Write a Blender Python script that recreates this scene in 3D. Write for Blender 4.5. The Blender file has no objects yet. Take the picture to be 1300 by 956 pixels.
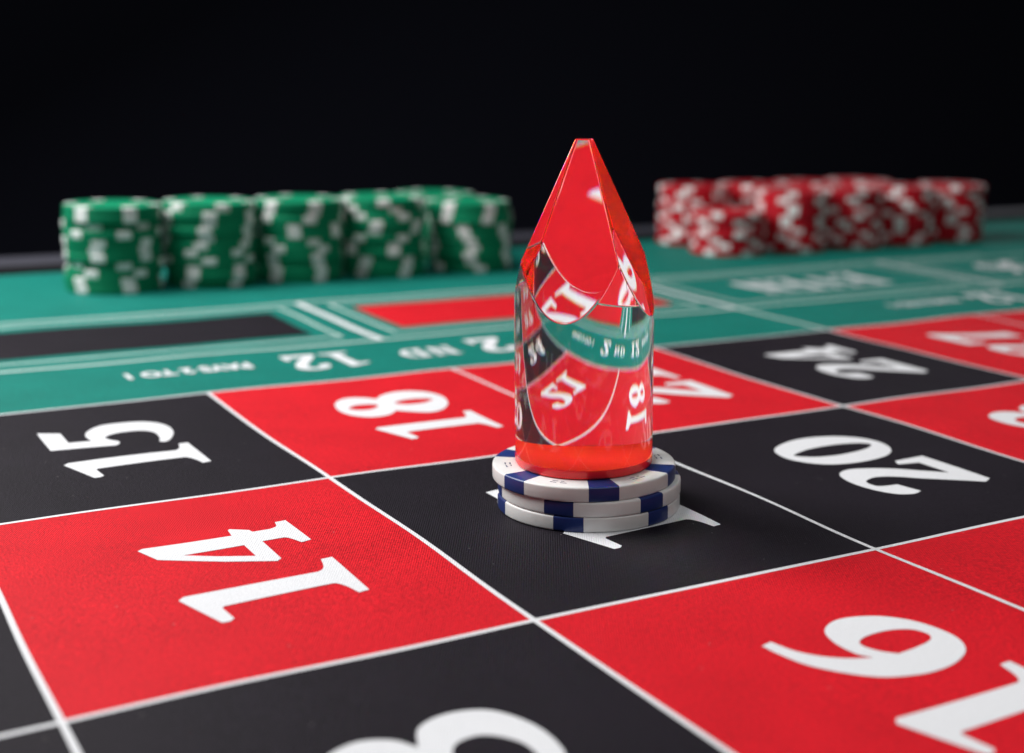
import bpy, bmesh, math, random
from mathutils import Matrix, Vector

S = bpy.context.scene
C = S.collection
MM = 0.001

# ------------------------------------------------------------------ camera
cam_d = bpy.data.cameras.new('camera')
cam = bpy.data.objects.new('camera', cam_d)
C.objects.link(cam)
RIGHT = Vector((0.86787214, -0.49648091, 0.01745419))
UP = Vector((0.08119085, 0.17641197, 0.98096221))
FWD = Vector((0.49010814, 0.84993266, -0.19341274))
CAM = Vector((-110.8074, -363.51086, 89.60709))
m = Matrix.Identity(4)
for i in range(3):
    m[i][0] = RIGHT[i]; m[i][1] = UP[i]; m[i][2] = -FWD[i]; m[i][3] = CAM[i] * MM
cam.matrix_world = m
cam_d.sensor_fit = 'HORIZONTAL'
cam_d.sensor_width = 36.0
cam_d.lens = 1718.0 / 1300.0 * 36.0
cam_d.shift_y = -45.0 / 1300.0
cam_d.clip_start = 0.01
cam_d.clip_end = 50.0
cam_d.dof.use_dof = True
cam_d.dof.focus_distance = 0.270
cam_d.dof.aperture_fstop = 12.0
cam_d.dof.aperture_blades = 9
S.camera = cam

# ------------------------------------------------------------------ world, lamps, exposure
W = bpy.data.worlds.new('World')
S.world = W
W.use_nodes = True
W.node_tree.nodes['Background'].inputs[0].default_value = (0.75, 0.85, 1.0, 1)
W.node_tree.nodes['Background'].inputs[1].default_value = 0.006


def softbox(name, loc, target, size_x, size_y, power, color):
    d = bpy.data.lights.new(name, 'AREA')
    d.shape = 'RECTANGLE'
    d.size = size_x * MM
    d.size_y = size_y * MM
    d.energy = power
    d.color = color
    o = bpy.data.objects.new(name, d)
    C.objects.link(o)
    o.location = Vector(loc) * MM
    dirv = (Vector(target) - Vector(loc)).normalized()
    o.rotation_euler = dirv.to_track_quat('-Z', 'Y').to_euler()
    return o


softbox('key_softbox', (-290, 290, 510), (-20, -20, 0), 440, 400, 8.7, (1.0, 0.985, 0.97))
softbox('fill_softbox', (60, -620, 720), (60, -60, 0), 700, 500, 2.0, (1.0, 0.985, 0.97))
softbox('rim_softbox', (1000, 620, 330), (480, 140, 0), 260, 200, 0.22, (0.97, 0.98, 1.0))

S.view_settings.view_transform = 'Standard'
S.view_settings.look = 'None'
S.view_settings.exposure = 0.12
S.view_settings.gamma = 1.0
S.view_settings.use_curve_mapping = False

S.render.engine = 'CYCLES'
cy = S.cycles
cy.use_denoising = True
cy.max_bounces = 18
cy.transmission_bounces = 16
cy.glossy_bounces = 12
cy.diffuse_bounces = 5
cy.caustics_reflective = True
cy.caustics_refractive = True
cy.blur_glossy = 0.3
cy.sample_clamp_indirect = 12.0
cy.use_adaptive_sampling = False

# ------------------------------------------------------------------ materials


def mat(name):
    mt = bpy.data.materials.new(name)
    mt.use_nodes = True
    nt = mt.node_tree
    b = nt.nodes['Principled BSDF']
    return mt, nt, b


def nd(nt, typ, **kw):
    n = nt.nodes.new(typ)
    for k, v in kw.items():
        setattr(n, k, v)
    return n


def cloth_mat(name, col, rough=0.62, sheen=0.0, lint=0.35, vary=0.42):
    """printed polyester cloth: fine twill relief, faint blotches, dye variation and lint"""
    mt, nt, b = mat(name)
    L = nt.links.new
    tc = nd(nt, 'ShaderNodeTexCoord')
    # twill: two crossed waves, about 0.42 mm pitch
    mp = nd(nt, 'ShaderNodeMapping')
    mp.inputs['Rotation'].default_value = (0, 0, math.radians(31))
    L(tc.outputs['Object'], mp.inputs['Vector'])
    w1 = nd(nt, 'ShaderNodeTexWave', wave_type='BANDS', bands_direction='X')
    w1.inputs['Scale'].default_value = 700
    w1.inputs['Distortion'].default_value = 1.2
    w1.inputs['Detail'].default_value = 1.0
    w1.inputs['Detail Scale'].default_value = 2.0
    L(mp.outputs[0], w1.inputs['Vector'])
    w2 = nd(nt, 'ShaderNodeTexWave', wave_type='BANDS', bands_direction='Y')
    w2.inputs['Scale'].default_value = 560
    w2.inputs['Distortion'].default_value = 1.2
    L(mp.outputs[0], w2.inputs['Vector'])
    mul = nd(nt, 'ShaderNodeMath', operation='MULTIPLY')
    L(w1.outputs['Fac'], mul.inputs[0]); L(w2.outputs['Fac'], mul.inputs[1])
    n1 = nd(nt, 'ShaderNodeTexNoise')
    n1.inputs['Scale'].default_value = 1900
    n1.inputs['Detail'].default_value = 3
    L(tc.outputs['Object'], n1.inputs['Vector'])
    add = nd(nt, 'ShaderNodeMath', operation='MULTIPLY_ADD')
    L(n1.outputs['Fac'], add.inputs[0]); add.inputs[1].default_value = 1.5
    L(mul.outputs[0], add.inputs[2])
    bp = nd(nt, 'ShaderNodeBump')
    bp.inputs['Strength'].default_value = 0.6
    bp.inputs['Distance'].default_value = 0.00015
    L(add.outputs[0], bp.inputs['Height'])
    L(bp.outputs[0], b.inputs['Normal'])
    # colour: fine grain and broad dye variation
    n2 = nd(nt, 'ShaderNodeTexNoise')
    n2.inputs['Scale'].default_value = 55
    n2.inputs['Detail'].default_value = 5
    L(tc.outputs['Object'], n2.inputs['Vector'])
    sm = nd(nt, 'ShaderNodeMath', operation='MULTIPLY_ADD')
    L(n2.outputs['Fac'], sm.inputs[0]); sm.inputs[1].default_value = 0.35; L(add.outputs[0], sm.inputs[2])
    mr = nd(nt, 'ShaderNodeMapRange')
    mr.inputs['From Min'].default_value = 0.6
    mr.inputs['From Max'].default_value = 1.8
    mr.inputs['To Min'].default_value = 1 - vary * 1.6
    mr.inputs['To Max'].default_value = 1 + vary
    L(sm.outputs[0], mr.inputs['Value'])
    vm = nd(nt, 'ShaderNodeVectorMath', operation='SCALE')
    vm.inputs[0].default_value = col
    L(mr.outputs[0], vm.inputs['Scale'])
    # lint specks
    vo = nd(nt, 'ShaderNodeTexVoronoi', feature='F1', voronoi_dimensions='2D')
    vo.inputs['Scale'].default_value = 150
    L(tc.outputs['Object'], vo.inputs['Vector'])
    ls = nd(nt, 'ShaderNodeMath', operation='LESS_THAN')
    L(vo.outputs['Distance'], ls.inputs[0]); ls.inputs[1].default_value = 0.022
    sep = nd(nt, 'ShaderNodeSeparateColor')
    L(vo.outputs['Color'], sep.inputs[0])
    gt = nd(nt, 'ShaderNodeMath', operation='GREATER_THAN')
    L(sep.outputs[0], gt.inputs[0]); gt.inputs[1].default_value = 0.93
    lm = nd(nt, 'ShaderNodeMath', operation='MULTIPLY')
    L(ls.outputs[0], lm.inputs[0]); L(gt.outputs[0], lm.inputs[1])
    lf = nd(nt, 'ShaderNodeMath', operation='MULTIPLY')
    L(lm.outputs[0], lf.inputs[0]); lf.inputs[1].default_value = lint
    mx = nd(nt, 'ShaderNodeMix', data_type='RGBA')
    L(lf.outputs[0], mx.inputs['Factor'])
    L(vm.outputs[0], mx.inputs['A'])
    mx.inputs['B'].default_value = (0.7, 0.65, 0.64, 1)
    L(mx.outputs['Result'], b.inputs['Base Color'])
    b.inputs['Roughness'].default_value = rough
    b.inputs['Specular IOR Level'].default_value = 0.13
    b.inputs['Sheen Weight'].default_value = sheen
    b.inputs['Sheen Roughness'].default_value = 0.45
    b.inputs['Sheen Tint'].default_value = (0.92, 0.95, 1.0, 1)
    return mt


def plastic_mat(name, col, rough=0.38, bump=0.08, vary=0.06, spec=0.45, sss=0.0):
    mt, nt, b = mat(name)
    L = nt.links.new
    tc = nd(nt, 'ShaderNodeTexCoord')
    n = nd(nt, 'ShaderNodeTexNoise')
    n.inputs['Scale'].default_value = 900
    n.inputs['Detail'].default_value = 4
    L(tc.outputs['Object'], n.inputs['Vector'])
    n2 = nd(nt, 'ShaderNodeTexNoise')
    n2.inputs['Scale'].default_value = 130
    n2.inputs['Detail'].default_value = 5
    L(tc.outputs['Object'], n2.inputs['Vector'])
    bp = nd(nt, 'ShaderNodeBump')
    bp.inputs['Strength'].default_value = bump
    bp.inputs['Distance'].default_value = 0.0002
    L(n.outputs['Fac'], bp.inputs['Height'])
    L(bp.outputs[0], b.inputs['Normal'])
    mr = nd(nt, 'ShaderNodeMapRange')
    mr.inputs['From Min'].default_value = 0.3
    mr.inputs['From Max'].default_value = 0.7
    mr.inputs['To Min'].default_value = 1 - vary
    mr.inputs['To Max'].default_value = 1.0 + vary * 0.3
    L(n2.outputs['Fac'], mr.inputs['Value'])
    vm = nd(nt, 'ShaderNodeVectorMath', operation='SCALE')
    vm.inputs[0].default_value = col
    oi = nd(nt, 'ShaderNodeObjectInfo')          # batches differ a little from chip to chip
    ov = nd(nt, 'ShaderNodeMapRange')
    ov.inputs['To Min'].default_value = 0.90
    ov.inputs['To Max'].default_value = 1.06
    L(oi.outputs['Random'], ov.inputs['Value'])
    om = nd(nt, 'ShaderNodeMath', operation='MULTIPLY')
    L(mr.outputs[0], om.inputs[0]); L(ov.outputs[0], om.inputs[1])
    L(om.outputs[0], vm.inputs['Scale'])
    L(vm.outputs[0], b.inputs['Base Color'])
    rr = nd(nt, 'ShaderNodeMapRange')
    rr.inputs['To Min'].default_value = rough - 0.06
    rr.inputs['To Max'].default_value = rough + 0.10
    L(n2.outputs['Fac'], rr.inputs['Value'])
    L(rr.outputs[0], b.inputs['Roughness'])
    b.inputs['Specular IOR Level'].default_value = spec
    if sss:
        b.inputs['Subsurface Weight'].default_value = sss
        b.inputs['Subsurface Radius'].default_value = (1.0, 0.7, 0.6)
        b.inputs['Subsurface Scale'].default_value = 0.0012
    return mt


M = {}
M['green'] = cloth_mat('green_cloth', (0.005, 0.198, 0.160))
M['red'] = cloth_mat('red_printed_cloth', (0.70, 0.009, 0.020))
M['black'] = cloth_mat('black_printed_cloth', (0.0135, 0.0100, 0.0165), lint=0.25, vary=0.6)
M['white'] = cloth_mat('white_printed_cloth', (0.745, 0.755, 0.785), lint=0.0, vary=0.06)
M['pale'] = cloth_mat('pale_printed_line', (0.50, 0.64, 0.61), lint=0.0, vary=0.04)
M['chip_white'] = plastic_mat('white_chip_plastic', (0.83, 0.825, 0.82), 0.36, bump=0.15, vary=0.12, sss=0.15)
M['chip_blue'] = plastic_mat('navy_chip_plastic', (0.012, 0.030, 0.155), 0.34)
M['chip_green'] = plastic_mat('green_chip_plastic', (0.004, 0.215, 0.102), 0.5, spec=0.12)
M['chip_red'] = plastic_mat('red_chip_plastic', (0.45, 0.009, 0.020), 0.5, spec=0.15)
M['mark'] = plastic_mat('printed_ink', (0.02, 0.03, 0.10), 0.5)
M['table'] = plastic_mat('black_table_top', (0.003, 0.003, 0.004), 0.8, spec=0.1)
M['trim'] = plastic_mat('grey_edge_trim', (0.05, 0.05, 0.068), 0.5)
M['backdrop'] = plastic_mat('black_backdrop', (0.036, 0.038, 0.06), 0.9, spec=0.1)

# clear acrylic with a little dispersion: three wavelengths, each with its own refractive index
mt, nt, b = mat('clear_acrylic')
out = next(q for q in nt.nodes if q.type == 'OUTPUT_MATERIAL')
nt.nodes.remove(b)
tc = nd(nt, 'ShaderNodeTexCoord')
n = nd(nt, 'ShaderNodeTexNoise')
n.inputs['Scale'].default_value = 90
n.inputs['Detail'].default_value = 1
nt.links.new(tc.outputs['Object'], n.inputs['Vector'])
bp = nd(nt, 'ShaderNodeBump')
bp.inputs['Strength'].default_value = 0.02
bp.inputs['Distance'].default_value = 0.0003
nt.links.new(n.outputs['Fac'], bp.inputs['Height'])
prev = None
for col, ior in (((1, 0, 0, 1), 1.489), ((0, 1, 0, 1), 1.496), ((0, 0, 1, 1), 1.504)):
    g = nd(nt, 'ShaderNodeBsdfGlass')
    g.inputs['Color'].default_value = col
    g.inputs['Roughness'].default_value = 0.0
    g.inputs['IOR'].default_value = ior
    nt.links.new(bp.outputs[0], g.inputs['Normal'])
    if prev is None:
        prev = g
    else:
        ad = nd(nt, 'ShaderNodeAddShader')
        nt.links.new(prev.outputs[0], ad.inputs[0])
        nt.links.new(g.outputs[0], ad.inputs[1])
        prev = ad
inner = nd(nt, 'ShaderNodeBsdfGlass')            # from inside: plain internal reflection and exit
inner.inputs['Roughness'].default_value = 0.0
inner.inputs['IOR'].default_value = 1.496
nt.links.new(bp.outputs[0], inner.inputs['Normal'])
geo = nd(nt, 'ShaderNodeNewGeometry')
ms = nd(nt, 'ShaderNodeMixShader')
nt.links.new(geo.outputs['Backfacing'], ms.inputs[0])
nt.links.new(prev.outputs[0], ms.inputs[1])
nt.links.new(inner.outputs[0], ms.inputs[2])
nt.links.new(ms.outputs[0], out.inputs['Surface'])
M['clear'] = mt

mt, nt, b = mat('translucent_red_acrylic')
b.inputs['Base Color'].default_value = (0.82, 0.012, 0.016, 1)
b.inputs['Roughness'].default_value = 0.25
b.inputs['Subsurface Weight'].default_value = 0.0
M['redbase'] = mt
mt, nt, b = mat('bonded_red_face')
b.inputs['Base Color'].default_value = (0.97, 0.042, 0.024, 1)
b.inputs['Roughness'].default_value = 1.0
b.inputs['Specular IOR Level'].default_value = 0.0
M['redface'] = mt

# ------------------------------------------------------------------ helpers


def tag(o, label=None, cat=None, group=None, kind=None):
    if label: o['label'] = label
    if cat: o['category'] = cat
    if group: o['group'] = group
    if kind: o['kind'] = kind
    return o


def link(name, me, material=None, parent=None):
    if material is not None and not me.materials:
        me.materials.append(material)
    o = bpy.data.objects.new(name, me)
    C.objects.link(o)
    if parent is not None:
        o.parent = parent
    return o


def empty(name, loc=(0, 0, 0)):
    o = bpy.data.objects.new(name, None)
    o.empty_display_size = 0.01
    C.objects.link(o)
    o.location = Vector(loc) * MM
    return o


# the pile of chips under the marker stands on a gentle swell of the cloth
STK = Vector((42.0, -132.3))
VIEW = Vector((0.551, 0.834))
SIDE = Vector((0.834, -0.551))
TILT = math.radians(1.5)


def height(x, y):
    h = 0.22 * math.sin(x * 0.045 + 1.1 + 0.6 * math.sin(y * 0.031)) * math.sin(y * 0.038 + 0.4)
    h += 0.16 * math.sin(x * 0.083 - y * 0.052 + 2.0) + 0.10 * math.sin(x * 0.11 + y * 0.13)
    d2 = (x - STK.x) ** 2 + (y - STK.y) ** 2
    k = math.exp(-(d2 / 1300.0) ** 2)
    s = (x - STK.x) * SIDE.x + (y - STK.y) * SIDE.y
    h = 0.65 * h * (1 - k) + k * (math.tan(TILT) * s)
    return h


def warp(x, y):
    dx = 0.55 * math.sin(y * 0.043 + 0.7) + 0.35 * math.sin(y * 0.095 + x * 0.02 + 2.1) + 0.3 * math.sin(x * 0.03)
    dy = 0.50 * math.sin(x * 0.036 + 1.9) + 0.30 * math.sin(x * 0.088 + y * 0.03)
    return x + 0.5 * dx, y + 0.5 * dy


STEP = 6.0


def drape(bm, dz):
    """cut a flat piece (mm) along the cloth grid, lay it on the cloth, convert to metres"""
    xs = [v.co.x for v in bm.verts]; ys = [v.co.y for v in bm.verts]
    for axis, lo, hi in ((0, min(xs), max(xs)), (1, min(ys), max(ys))):
        k = math.floor(lo / STEP) + 1
        while k * STEP < hi - 1e-4:
            if k * STEP > lo + 1e-4:
                co = [0, 0, 0]; no = [0, 0, 0]
                co[axis] = k * STEP; no[axis] = 1
                bmesh.ops.bisect_plane(bm, geom=bm.verts[:] + bm.edges[:] + bm.faces[:], dist=1e-5, plane_co=co, plane_no=no)
            k += 1
    for v in bm.verts:
        h = height(v.co.x, v.co.y)
        x, y = warp(v.co.x, v.co.y)
        v.co = Vector((x, y, h + dz)) * MM
    for f in bm.faces:
        f.smooth = True
        if f.normal.z < 0:
            f.normal_flip()


def piece(name, bm, dz, material, parent):
    bm.normal_update()
    drape(bm, dz)
    bm.normal_update()
    for f in bm.faces:
        if f.normal.z < 0:
            f.normal_flip()
    me = bpy.data.meshes.new(name)
    bm.to_mesh(me); bm.free()
    return link(name, me, material, parent)


def rect_bm(x0, y0, x1, y1, bm=None):
    bm = bm or bmesh.new()
    bm.faces.new([bm.verts.new((x, y, 0)) for x, y in ((x0, y0), (x1, y0), (x1, y1), (x0, y1))])
    return bm


def smooth_loop(l):
    n = len(l); out = []
    for i in range(n):
        x1, y1, c1 = l[i]; x2, y2, c2 = l[(i + 1) % n]
        x0, y0, _ = l[i - 1]; x3, y3, _ = l[(i + 2) % n]
        if c1 and c2:
            out.append((x1, y1)); continue
        t1 = ((x2 - x0) / 2, (y2 - y0) / 2) if not c1 else (x2 - x1, y2 - y1)
        t2 = ((x3 - x1) / 2, (y3 - y1) / 2) if not c2 else (x2 - x1, y2 - y1)
        mm = 6
        for j in range(mm):
            t = j / mm
            a, bb, cc, d = 2 * t**3 - 3 * t * t + 1, t**3 - 2 * t * t + t, -2 * t**3 + 3 * t * t, t**3 - t * t
            out.append((a * x1 + bb * t1[0] + cc * x2 + d * t2[0], a * y1 + bb * t1[1] + cc * y2 + d * t2[1]))
    return out


GLYPH = {
    '0': [[(17.7,29.1,0), (21.6,23.3,0), (23.3,15.5,0), (21.3,7.2,0), (16.4,1.5,0), (10.3,0.0,0), (4.7,2.4,0), (1.0,7.8,0), (0.0,15.7,0), (1.4,23.4,0), (5.1,28.4,0), (11.1,31.0,0)], [(12.6,27.2,0), (14.9,19.9,0), (14.8,11.3,0), (12.8,4.9,0), (10.3,3.6,0), (8.0,8.2,0), (7.2,16.5,0), (8.3,22.8,0), (10.5,26.5,0)]],
    '1': [[(12.7,31.0,1), (13.9,29.8,1), (13.9,5.0,1), (14.6,4.0,0), (16.3,3.1,0), (19.7,2.3,1), (19.8,0.0,1), (1.6,0.1,1), (1.2,2.2,1), (4.7,3.0,0), (6.8,4.0,0), (7.3,4.7,1), (6.6,24.8,1), (5.9,25.3,1), (0.8,24.8,1), (0.0,25.7,1), (0.0,27.1,1)]],
    '2': [[(21.7,9.5,1), (21.8,0.0,1), (1.3,0.0,1), (0.0,2.8,1), (8.2,13.7,0), (12.5,18.5,0), (14.7,23.0,0), (13.5,27.3,0), (10.3,27.9,0), (9.0,26.4,0), (8.3,22.7,1), (2.2,21.6,1), (1.5,24.6,0), (3.3,28.2,0), (8.2,30.5,0), (14.5,31.0,0), (20.0,29.2,0), (22.1,25.5,0), (21.3,21.2,0), (17.9,15.3,0), (12.4,9.3,0), (8.7,5.2,1), (17.9,5.3,1), (19.2,10.9,1)]],
    '3': [[(2,25,1), (4,29,0), (10,31.3,0), (17,30,0), (20,24.5,0), (18.5,19.5,0), (15,17,1), (20,14.5,0), (22,9,0), (20,3,0), (13,-0.3,0), (5,0,0), (0.5,3,1), (1.5,5.5,0), (5,3.8,0), (10,4,0), (14,7.5,0), (13.5,12,0), (9.5,14.3,0), (6,14,1), (6,17,1), (10,17.5,0), (13,21,0), (12.5,25,0), (9.5,26.8,0), (6,25.5,0), (3.5,23.5,1)]],
    '4': [[(17.7,31.0,1), (18.6,29.9,1), (17.5,12.6,1), (20.9,12.2,1), (21.3,11.7,1), (18.9,8.5,1), (17.6,8.3,1), (17.4,4.7,1), (18.3,3.1,0), (20.8,2.4,1), (20.9,0.1,1), (7.7,0.0,1), (7.2,2.1,1), (11.0,3.6,0), (11.5,5.3,1), (11.6,8.5,1), (1.0,8.6,1), (0.0,9.7,1), (4.5,18.2,1), (11.4,29.0,1)], [(11.6,24.1,1), (11.3,12.3,1), (4.6,12.3,1), (7.9,18.5,1)]],
    '5': [[(21.7,30.7,1), (18.8,25.6,1), (8.7,25.7,1), (8.0,20.4,1), (13.0,20.7,0), (17.7,19.3,0), (21.8,15.6,0), (22.5,11.0,0), (21.4,5.4,0), (18.3,1.7,0), (13.6,0.0,0), (7.7,0.4,0), (1.6,3.0,0), (0.0,4.9,0), (0.9,5.9,1), (3.7,4.9,0), (9.0,4.6,0), (12.2,6.3,0), (13.3,9.7,0), (12.7,13.8,0), (10.2,16.6,0), (7.3,16.2,0), (4.8,14.7,0), (2.7,15.0,0), (1.3,16.1,1), (3.4,31.0,1)]],
    '6': [[(19.3,31.0,1), (19.9,28.7,1), (15.7,27.6,0), (12.4,25.4,0), (9.7,22.0,0), (8.0,18.0,1), (10.5,19.5,0), (15.1,19.6,0), (19.4,17.8,0), (22.0,13.8,0), (22.2,9.5,0), (20.3,4.7,0), (16.6,1.4,0), (11.9,0.0,0), (7.1,0.3,0), (3.1,3.1,0), (0.6,8.3,0), (0.0,13.8,0), (0.9,18.5,0), (2.4,22.1,0), (5.6,25.7,0), (10.5,29.2,0), (15.6,30.6,0)], [(15.0,12.5,0), (15.1,7.9,0), (13.7,4.3,0), (11.0,3.2,0), (9.0,4.7,0), (7.9,8.7,0), (7.3,13.4,1), (9.4,15.3,0), (12.0,16.3,0), (13.8,15.5,0)]],
    '7': [[(0.6,22.5,1), (1.5,31,1), (21.5,31,1), (22,28.3,1), (16.5,18,0), (13.5,9,0), (12.3,0,1), (4.3,0,1), (6.2,9,0), (10,17.5,0), (14.6,25.2,1), (5.8,25.0,0), (4.0,23.8,0), (3.2,22.3,1)]],
    '8': [[(18.8,30.4,0), (22.8,27.7,0), (24.1,24.3,0), (22.7,20.8,0), (19.4,17.9,1), (22.6,15.1,0), (24.8,10.7,0), (24.4,5.9,0), (20.7,1.6,0), (14.2,0.0,0), (6.9,1.8,0), (1.7,5.7,0), (0.0,9.8,0), (1.5,13.2,0), (5.6,17.9,1), (2.6,21.0,0), (1.7,25.0,0), (3.3,28.5,0), (7.6,31.0,0), (12.9,31.6,0)], [(13.6,28.4,0), (15.9,25.2,0), (14.6,20.9,0), (12.0,20.4,0), (9.7,23.6,0), (10.8,27.3,0)], [(13.5,15.0,0), (15.4,10.3,0), (14.2,5.2,0), (12.1,4.0,0), (9.8,8.1,0), (10.4,13.0,0)]],
    'N': [[(0,31,1), (8.5,31,1), (19,11,1), (19,28.6,1), (16,29.5,1), (16,31,1), (26,31,1), (26,29.5,1), (23,28.6,1), (23,0,1), (18.2,0,1), (7,21,1), (7,2.4,1), (10,1.5,1), (10,0,1), (0,0,1), (0,1.5,1), (3,2.4,1), (3,28.4,1), (0,29.5,1)]],
    'D': [[(0,0,1), (12,0,0), (19,2.5,0), (23.5,8.5,0), (24.5,16,0), (23,23.5,0), (18.5,29,0), (12,31,0), (0,31,1), (0,29.5,1), (3,28.5,1), (3,2.5,1), (0,1.5,1)], [(9.5,28.6,1), (13.5,27.5,0), (16.5,23,0), (17.4,15.5,0), (16.5,8,0), (13.5,3.5,0), (9.5,2.4,1)]],
    'E': [[(0,0,1), (20,0,1), (21,8,1), (19,8,1), (16.5,2.4,1), (9.5,2.4,1), (9.5,14.3,1), (14,14.3,1), (15,11,1), (16.5,11,1), (16.5,21,1), (15,21,1), (14,17,1), (9.5,17,1), (9.5,28.6,1), (15.5,28.6,1), (18,23.5,1), (19.5,23.5,1), (19,31,1), (0,31,1), (0,29.5,1), (3,28.5,1), (3,2.5,1), (0,1.5,1)]],
    'V': [[(0,31,1), (11,31,1), (11,29.5,1), (8.6,28.7,1), (15,8,1), (21,28.5,1), (18,29.5,1), (18,31,1), (27,31,1), (27,29.5,1), (24,28.5,1), (15,-0.3,1), (12,-0.3,1), (3,28.5,1), (0,29.5,1)]],
    'R': [[(0,0,1), (11.5,0,1), (11.5,1.5,1), (8.8,2.4,1), (8.8,14.2,1), (10.5,14.2,1), (17,0,1), (24,0,1), (24,1.5,1), (21.6,2.4,1), (16,15.4,1), (20,18.5,0), (21,23,0), (18.5,29,0), (12,31,0), (0,31,1), (0,29.5,1), (3,28.5,1), (3,2.5,1), (0,1.5,1)], [(8.8,28.6,1), (12,28,0), (14.6,23,0), (12.5,17.5,0), (8.8,16.6,1)]],
    '-': [[(1,11,1), (11,11,1), (11,15.5,1), (1,15.5,1)]],
}
GLYPH['9'] = [[(22.2 - x, 31 - y, c) for x, y, c in l] for l in GLYPH['6']]
GW = {k: max(p[0] for p in v[0]) for k, v in GLYPH.items()}


def glyph_bm(ch, f):
    """filled outline of a character; f maps glyph mm to cloth mm"""
    bm = bmesh.new()
    edges = []
    for l in GLYPH[ch]:
        vs = [bm.verts.new((*f(x, y), 0)) for x, y in smooth_loop(l)]
        edges += [bm.edges.new((vs[i - 1], vs[i])) for i in range(len(vs))]
    bmesh.ops.triangle_fill(bm, use_beauty=True, use_dissolve=False, edges=edges)
    return bm


def write(text, x, y, size, parent, name, turned, sx=1.0, gap=3.0, dz=0.12):
    """turned=False: reads along +Y, tops to -X (number boxes); True: reads along -X, tops to -Y. (x, y) is the middle of the base line"""
    k = size / 31.0
    total = (sum(GW[c] for c in text) + gap * (len(text) - 1)) * k * sx
    s = -total / 2
    for c in text:
        def f(gx, gy, s=s):
            a, h = s + gx * k * sx, gy * k
            return (x - a, y - h) if turned else (x - h, y + a)
        o = piece(name, glyph_bm(c, f), dz, M['white'], parent)
        s += (GW[c] + gap) * k * sx


def small_text(text, x0, x1, y, size, parent):
    """lettering set in the built-in font, reading along -X with tops to -Y"""
    cu = bpy.data.curves.new('lettering', 'FONT')
    cu.body = text; cu.size = size; cu.resolution_u = 3; cu.offset = size * 0.05
    o = bpy.data.objects.new('lettering', cu)
    C.objects.link(o)
    dg = bpy.context.evaluated_depsgraph_get()
    me = bpy.data.meshes.new_from_object(o.evaluated_get(dg))
    bpy.data.objects.remove(o); bpy.data.curves.remove(cu)
    bm = bmesh.new(); bm.from_mesh(me); bpy.data.meshes.remove(me)
    xs = [v.co.x for v in bm.verts]; lo, hi = min(xs), max(xs)
    for v in bm.verts:
        t = (v.co.x - lo) / (hi - lo)
        v.co = (x1 + (x0 - x1) * t, y - v.co.y, 0)
    bmesh.ops.remove_doubles(bm, verts=bm.verts[:], dist=1e-4)
    return piece('printed_lettering', bm, 0.12, M['white'], parent)


# ------------------------------------------------------------------ setting: backdrop, table, cloth
def box(name, x0, x1, y0, y1, z0, z1, material, parent=None, bevel=0.0, seg=2):
    bm = bmesh.new()
    bmesh.ops.create_cube(bm, size=1)
    for v in bm.verts:
        v.co = Vector((x0 + (v.co.x + .5) * (x1 - x0), y0 + (v.co.y + .5) * (y1 - y0), z0 + (v.co.z + .5) * (z1 - z0))) * MM
    if bevel:
        bmesh.ops.bevel(bm, geom=bm.edges[:], offset=bevel * MM, segments=seg, affect='EDGES', profile=0.5)
    me = bpy.data.meshes.new(name)
    bm.to_mesh(me); bm.free()
    return link(name, me, material, parent)


bd = box('backdrop', -3000, 4500, 1500, 1520, -900, 2600, M['backdrop'])
tag(bd, 'plain black studio backdrop behind the table', 'backdrop', kind='structure')

tb = box('table_top', -900, 2200, -700, 301, -32, -2.8, M['table'], bevel=1.5)
tag(tb, 'black table top under the roulette cloth', 'table', kind='structure')
tr = box('edge_trim', -900, 2200, 302, 328, -30, -2.0, M['trim'], tb, bevel=3.0, seg=4)

X0, X1, Y0, Y1 = -402, 1206, -504, 250
bm = bmesh.new()
nx = int((X1 - X0) / STEP); ys = [Y0 + STEP * j for j in range(int((Y1 - Y0) / STEP) + 1)] + [Y1]
grid = [[bm.verts.new((X0 + STEP * i, y, 0)) for y in ys] for i in range(nx + 1)]
for i in range(nx):
    for j in range(len(ys) - 1):
        bm.faces.new((grid[i][j], grid[i + 1][j], grid[i + 1][j + 1], grid[i][j + 1]))
for v in bm.verts:
    h = height(v.co.x, v.co.y); x, y = warp(v.co.x, v.co.y)
    v.co = Vector((x, y, h)) * MM
# turned-down hem
border = [e for e in bm.edges if len(e.link_faces) == 1]
ext = bmesh.ops.extrude_edge_only(bm, edges=border)
for v in [g for g in ext['geom'] if isinstance(g, bmesh.types.BMVert)]:
    v.co.z = -2.4 * MM
for f in bm.faces: f.smooth = True
me = bpy.data.meshes.new('table_cloth')
bm.to_mesh(me); bm.free()
felt = link('table_cloth', me, M['green'])
tag(felt, 'green roulette cloth printed with red and black number boxes', 'roulette cloth', kind='structure')

CU, CV = 77.0, 90.7
REDS = {1, 3, 5, 7, 9, 12, 14, 16, 18, 19, 21, 23, 25, 27, 30, 32, 34, 36}
for c in range(-3, 6):
    for r in range(3):
        num = 16 + 3 * c + 2 - r
        x0, y1 = c * CU, -r * CV
        cell = piece('number_box', rect_bm(x0, y1 - CV, x0 + CU, y1), 0.05, M['red' if num in REDS else 'black'], felt)
        write(str(num), x0 + CU / 2 + 19.2, y1 - CV / 2 - 0.2, 31, cell, 'printed_digit', False)
LW = 1.05
XA, XB = -3 * CU, 6 * CU
for k in range(4):
    piece('grid_line', rect_bm(XA, -k * CV - LW / 2, XB, -k * CV + LW / 2), 0.085, M['white'], felt)
for c in range(-3, 7):
    piece('grid_line', rect_bm(c * CU - LW / 2, -3 * CV, c * CU + LW / 2, -LW / 2), 0.10, M['white'], felt)

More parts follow.
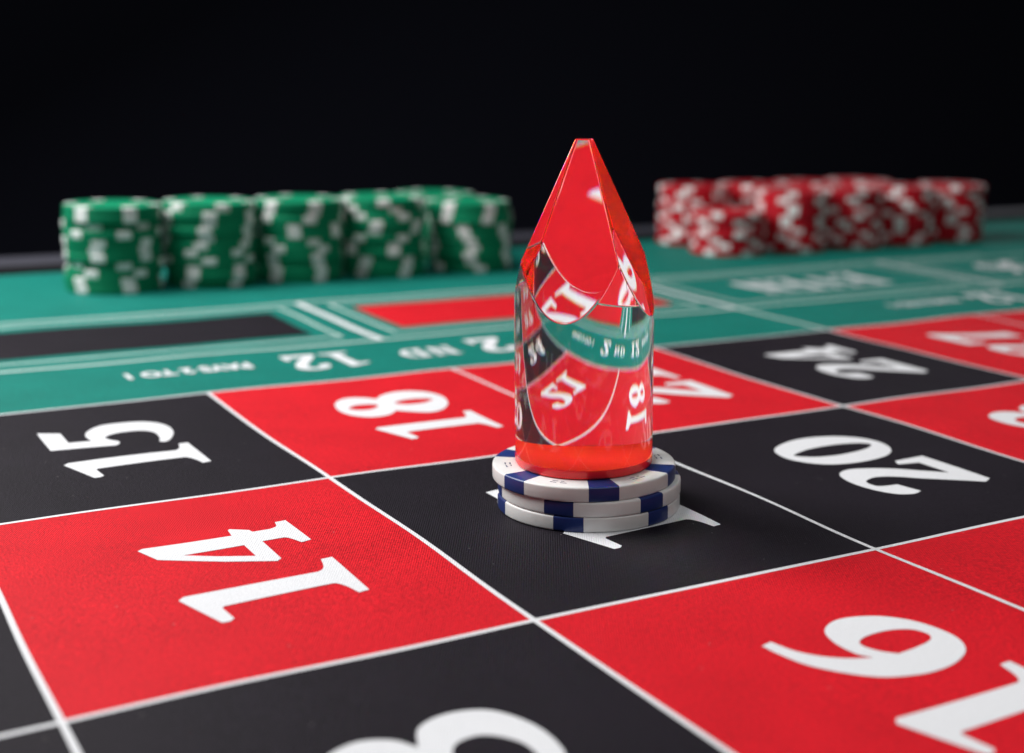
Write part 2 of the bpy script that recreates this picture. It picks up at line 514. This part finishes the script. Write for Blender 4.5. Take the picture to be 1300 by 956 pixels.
# dozens band and outside bets
YB, YT, TW = 51.5, 132.0, 2.1
piece('border_line', rect_bm(XA, YB - TW / 2, XB, YB + TW / 2), 0.085, M['pale'], felt)
piece('border_line', rect_bm(XA, YT - TW / 2, XB, YT + TW / 2), 0.085, M['pale'], felt)
for c in (-1, 3):
    piece('border_line', rect_bm(c * CU - TW / 2, LW, c * CU + TW / 2, YB), 0.10, M['pale'], felt)
for c in (-3, -1, 1, 3, 5):
    piece('border_line', rect_bm(c * CU - TW * .7, YB + TW / 2, c * CU + TW * .7, YT - TW / 2), 0.10, M['white'], felt)


def frame_bm(x0, y0, x1, y1, w):
    bm = bmesh.new()
    for a in ((x0, y0, x1, y0 + w), (x0, y1 - w, x1, y1), (x0, y0 + w, x0 + w, y1 - w), (x1 - w, y0 + w, x1, y1 - w)):
        rect_bm(*a, bm=bm)
    bmesh.ops.remove_doubles(bm, verts=bm.verts[:], dist=1e-5)
    return bm


for c, kind in ((-3, ''), (-1, 'black'), (1, 'red'), (3, 'EVEN'), (5, '19-36')):
    x0, x1 = c * CU, (c + 2) * CU
    piece('inset_line', frame_bm(x0 + 9.5, YB + 10, x1 - 9.5, YT - 7.5, 1.5), 0.085, M['pale'], felt)
    if kind in ('red', 'black'):
        piece('colour_bar', rect_bm(x0 + 16.5, 69.5, x1 - 17.5, 115), 0.085, M[kind], felt)
    elif kind:
        write(kind, (x0 + x1) / 2 - 2, 106, 30, felt, 'printed_letter', True, sx=0.74)
for c, digit, suffix in ((-1, '2', 'ND'), (3, '3', 'RD'), (-5, '1', 'ST')):
    xc = (c + 2) * CU
    if suffix == 'ST':
        continue
    o = xc - 77
    write('12', o + 46.5, 38.5, 22, felt, 'printed_digit', True, sx=0.74)
    write(suffix, o + 82, 32, 12.5, felt, 'printed_letter', True, sx=0.9)
    write(digit, o + 107, 38.5, 22, felt, 'printed_digit', True, sx=0.85)
    small_text('PAYS 2 TO 1', o - 15, o + 23, 33, 10.0, felt)
    small_text('PAYS 2 TO 1', o + 128, o + 166, 33, 10.0, felt)

# ------------------------------------------------------------------ poker chips
CR, CT = 19.35, 3.12


def chip_profile(off=0.0, rin=0.0):
    """half section from the top inside, round the rim, to the bottom inside (r, z)"""
    e = 0.45
    pts = [(rin, CT - 0.12 + off)] if rin < 12.4 else []
    if rin < 12.4:
        pts += [(12.4, CT - 0.12 + off), (12.7, CT + off)]
    else:
        pts += [(rin, CT + off)]
    for k in range(5):
        a = math.radians(90 - 22.5 * k)
        pts.append((CR - e + (e + off) * math.cos(a), CT - e + (e + off) * math.sin(a)))
    for k in range(5):
        a = math.radians(-22.5 * k)
        pts.append((CR - e + (e + off) * math.cos(a), e + (e + off) * math.sin(a)))
    pts += [(max(rin, 12.4), -off), ]
    return pts


def chip_body(seg):
    bm = bmesh.new()
    prof = chip_profile(0.0, 0.0)[1:]
    rings = []
    for r, z in prof:
        rings.append([bm.verts.new((r * math.cos(2 * math.pi * i / seg) * MM, r * math.sin(2 * math.pi * i / seg) * MM, z * MM)) for i in range(seg)])
    for a, bq in zip(rings, rings[1:]):
        for i in range(seg):
            j = (i + 1) % seg
            f = bm.faces.new((a[i], bq[i], bq[j], a[j])); f.smooth = True
    bm.faces.new(rings[0]); bm.faces.new(list(reversed(rings[-1])))
    bmesh.ops.recalc_face_normals(bm, faces=bm.faces[:])
    me = bpy.data.meshes.new('chip_body')
    bm.to_mesh(me); bm.free()
    me.set_sharp_from_angle(angle=math.radians(50))
    return me


def chip_spot(width_deg, seg):
    bm = bmesh.new()
    prof = chip_profile(0.022, 14.2)
    prof[-1] = (14.2, -0.022)
    cols = []
    for k in range(seg + 1):
        a = math.radians(-width_deg / 2 + width_deg * k / seg)
        cols.append([bm.verts.new((r * math.cos(a) * MM, r * math.sin(a) * MM, z * MM)) for r, z in prof])
    for a, bq in zip(cols, cols[1:]):
        for i in range(len(prof) - 1):
            f = bm.faces.new((a[i], a[i + 1], bq[i + 1], bq[i])); f.smooth = True
    bmesh.ops.recalc_face_normals(bm, faces=bm.faces[:])
    me = bpy.data.meshes.new('chip_spot')
    bm.to_mesh(me); bm.free()
    return me


def pips_mesh():
    """small printed dashes on the rim between two edge spots"""
    bm = bmesh.new()
    for rr, angs in ((16.7, (-5.0, -2.6, 2.4, 4.8)), (15.7, (-4.6, -2.4, 2.2))):
        for a in angs:
            a = math.radians(a)
            t = Vector((-math.sin(a), math.cos(a), 0)); n = Vector((math.cos(a), math.sin(a), 0))
            c = n * rr + Vector((0, 0, CT + 0.02))
            bm.faces.new([bm.verts.new((c + t * u * .34 + n * w * .15) * MM) for u, w in ((-1, -1), (1, -1), (1, 1), (-1, 1))])
    bmesh.ops.recalc_face_normals(bm, faces=bm.faces[:])
    for f in bm.faces:
        if f.normal.z < 0: f.normal_flip()
    me = bpy.data.meshes.new('chip_marks')
    bm.to_mesh(me); bm.free()
    return me


def chip_set(body_mat, spot_mat, seg, width, marks=None):
    d = {'body': chip_body(seg), 'spot': chip_spot(width, 5)}
    d['body'].materials.append(body_mat); d['spot'].materials.append(spot_mat)
    if marks:
        d['marks'] = pips_mesh(); d['marks'].materials.append(marks)
    return d


def place_chip(cs, loc, rot, label, group, tilt=None):
    e = empty('poker_chip', loc)
    q = Matrix.Rotation(rot, 3, 'Z')
    if tilt is not None:
        q = tilt @ q
    e.rotation_euler = q.to_euler()
    tag(e, label, 'poker chip', group)
    link('body', cs['body'], None, e)
    for k in range(6):
        o = link('edge_spot', cs['spot'], None, e)
        o.rotation_euler = (0, 0, k * math.pi / 3)
        if 'marks' in cs:
            p = link('printed_marks', cs['marks'], None, e)
            p.rotation_euler = (0, 0, (k + .5) * math.pi / 3)
    return e


ORD = ['', '', 'second', 'third', 'fourth', 'fifth', 'sixth', 'seventh', 'eighth', 'ninth', 'tenth']


def rank(i, n):
    if i == 0: return 'bottom chip'
    if i == n - 1: return 'top chip'
    up, down = i + 1, n - i
    return (ORD[up] + ' chip from the bottom') if up <= down else (ORD[down] + ' chip from the top')


BLUE = chip_set(M['chip_white'], M['chip_blue'], 128, 18.5, M['mark'])
# the pile leans a touch with the cloth
tiltm = Matrix.Rotation(-TILT, 3, Vector((VIEW.x, VIEW.y, 0)))
UPV = tiltm @ Vector((0, 0, 1))
base = Vector((STK.x, STK.y, 0.12))
phi = math.atan2(-VIEW.y, -VIEW.x)
for i, (ang, side, who) in enumerate(((-11.5, 0.0, 'bottom'), (-18.0, 0.15, 'middle'), (13.0, -1.0, 'top'))):
    loc = base + UPV * (i * (CT + 0.02)) + tiltm @ Vector((SIDE.x, SIDE.y, 0)) * side
    place_chip(BLUE, loc, phi + math.radians(ang),
               'white poker chip with navy edge stripes, %s of three under the clear marker' % who, 'white and navy chips under the marker', tiltm)

GREEN = chip_set(M['chip_green'], M['chip_white'], 64, 17.0)
RED = chip_set(M['chip_red'], M['chip_white'], 64, 17.0)
rng = random.Random(11)


def pile(cs, colour, x, y, n, where, group, wander):
    rot = rng.uniform(0, 1.05)
    for i in range(n):
        rot += rng.gauss(0, wander) if rng.random() < .62 else rng.uniform(.2, .8)
        place_chip(cs, (x + rng.gauss(0, .5), y + rng.gauss(0, .5), 0.30 + i * (CT + .02)), rot,
                   '%s poker chip, %s of %s' % (colour, rank(i, n), where), group)


for x, y, n, where in ((23, 198, 11, 'leftmost green stack'), (63, 198, 11, 'second green stack from left'),
                       (103, 197, 11, 'third green stack from left'), (143, 196, 11, 'fourth green stack from left'),
                       (187, 195, 10, 'rightmost green stack'), (190, 237, 10, 'green stack behind the others')):
    pile(GREEN, 'green', x, y, n, where, 'green chip stacks', 0.13)
for x, y, n, where in ((338, 191, 7, 'short front red stack'), (380, 191, 10, 'second red stack in front row'),
                       (421, 192, 10, 'third red stack in front row'), (462, 193, 10, 'fourth red stack in front row'),
                       (503, 194, 10, 'rightmost red stack'), (347, 233, 10, 'leftmost red stack in back row'),
                       (388, 233, 10, 'second red stack in back row'), (429, 234, 10, 'third red stack in back row'),
                       (470, 235, 10, 'last red stack in back row')):
    pile(RED, 'red', x, y, n, where, 'red chip stacks', 0.35)

# ------------------------------------------------------------------ the clear marker
HB, RM, TB = 67.6, 14.5, 1.9
mk = empty('roulette_marker')
org = base + UPV * (3 * (CT + 0.02) + 0.02) + Vector((SIDE.x, SIDE.y, 0)) * -1.0
mk.location = org * MM
mk.rotation_euler = tiltm.to_euler()
tag(mk, 'clear acrylic bullet-shaped win marker with faceted tip and red base', 'roulette marker')

bm = bmesh.new()
seg = 256
zb = TB - 0.5
vb = [bm.verts.new((RM * math.cos(2 * math.pi * i / seg), RM * math.sin(2 * math.pi * i / seg), zb)) for i in range(seg)]
vt = [bm.verts.new((v.co.x, v.co.y, HB + 20)) for v in vb]
for i in range(seg):
    j = (i + 1) % seg
    bm.faces.new((vb[i], vb[j], vt[j], vt[i]))
bm.faces.new(list(reversed(vb))); bm.faces.new(vt)
Z_LOW = 41.5 - 9.6
for zc in (Z_LOW - 1.5, Z_LOW + 4, Z_LOW + 8, Z_LOW + 10.5):
    bmesh.ops.bisect_plane(bm, geom=bm.verts[:] + bm.edges[:] + bm.faces[:], dist=1e-4, plane_co=(0, 0, zc), plane_no=(0, 0, 1))
D_TIP = 1.5
slope = (RM - D_TIP) / (HB - Z_LOW)
f0 = -VIEW * math.cos(math.radians(16)) - SIDE * math.sin(math.radians(16))
a0 = math.atan2(f0.y, f0.x)
facet_n = []
for k in range(4):
    a = a0 + k * math.pi / 2
    no = Vector((math.cos(a), math.sin(a), slope)).normalized()
    co = Vector((math.cos(a) * RM, math.sin(a) * RM, Z_LOW))
    facet_n.append(no)
    r = bmesh.ops.bisect_plane(bm, geom=bm.verts[:] + bm.edges[:] + bm.faces[:], dist=1e-4, plane_co=co, plane_no=no, clear_outer=True)
    cut = [e for e in r['geom_cut'] if isinstance(e, bmesh.types.BMEdge)]
    bmesh.ops.contextual_create(bm, geom=cut)
r = bmesh.ops.bisect_plane(bm, geom=bm.verts[:] + bm.edges[:] + bm.faces[:], dist=1e-4, plane_co=(0, 0, HB), plane_no=(0, 0, 1), clear_outer=True)
bmesh.ops.contextual_create(bm, geom=[e for e in r['geom_cut'] if isinstance(e, bmesh.types.BMEdge)])
bmesh.ops.remove_doubles(bm, verts=bm.verts[:], dist=0.003)
bm.normal_update()
sharp = [e for e in bm.edges if len(e.link_faces) == 2 and e.calc_face_angle(0) > math.radians(8) and min(v.co.z for v in e.verts) > 5]
bmesh.ops.bevel(bm, geom=sharp, offset=0.34, segments=4, affect='EDGES', profile=0.5, clamp_overlap=False)
bmesh.ops.recalc_face_normals(bm, faces=bm.faces[:])
bm.verts.index_update()
flats = facet_n + [Vector((0, 0, 1)), Vector((0, 0, -1))]
bm.normal_update()
kind_of = []
for f in bm.faces:
    f.smooth = True
    k = next((q for q in flats if f.normal.dot(q) > 0.99985), None)
    if k is None and (all(abs(math.hypot(v.co.x, v.co.y) - RM) < 0.012 for v in f.verts) or (abs(f.normal.z) < 0.01 and max(v.co.z for v in f.verts) - min(v.co.z for v in f.verts) > 1.2)):
        k = 'side'
    kind_of.append(k)
bm.faces.index_update()
vert_n = {}
for v in bm.verts:
    ks = [kind_of[f.index] for f in v.link_faces]
    fl = [k for k in ks if isinstance(k, Vector)]
    if 'side' in ks and not fl:
        n = Vector((v.co.x, v.co.y, 0)).normalized()
    elif fl and 'side' not in ks:
        n = sum(fl, Vector()).normalized()
    else:
        n = v.normal.copy()
    vert_n[v.index] = n
normals = []
for f, k in zip(bm.faces, kind_of):
    for lo in f.loops:
        v = lo.vert
        if isinstance(k, Vector): normals.append(k)
        elif k == 'side': normals.append(Vector((v.co.x, v.co.y, 0)).normalized())
        else: normals.append(vert_n[v.index])
for v in bm.verts: v.co *= MM
me = bpy.data.meshes.new('clear_body')
bm.to_mesh(me); bm.free()
me.normals_split_custom_set([tuple(q) for q in normals])
link('clear_body', me, M['clear'], mk)

bm = bmesh.new()
prof = [(RM - 0.5, 0.0), (RM - 0.15, 0.12), (RM + 0.03, 0.45), (RM + 0.03, TB - 0.02), (RM + 0.0, TB)]
seg = 160
rings = [[bm.verts.new((q * math.cos(2 * math.pi * i / seg) * MM, q * math.sin(2 * math.pi * i / seg) * MM, z * MM)) for i in range(seg)] for q, z in prof]
for a, bq in zip(rings, rings[1:]):
    for i in range(seg):
        j = (i + 1) % seg
        f = bm.faces.new((a[i], a[j], bq[j], bq[i])); f.smooth = True
bm.faces.new(list(reversed(rings[0]))); bm.faces.new(rings[-1])
me = bpy.data.meshes.new('red_base')
bm.to_mesh(me); bm.free()
me.set_sharp_from_angle(angle=math.radians(50))
me.materials.append(M['redbase']); me.materials.append(M['redface'])
me.polygons[len(me.polygons) - 1].material_index = 1
link('red_base', me, None, mk)
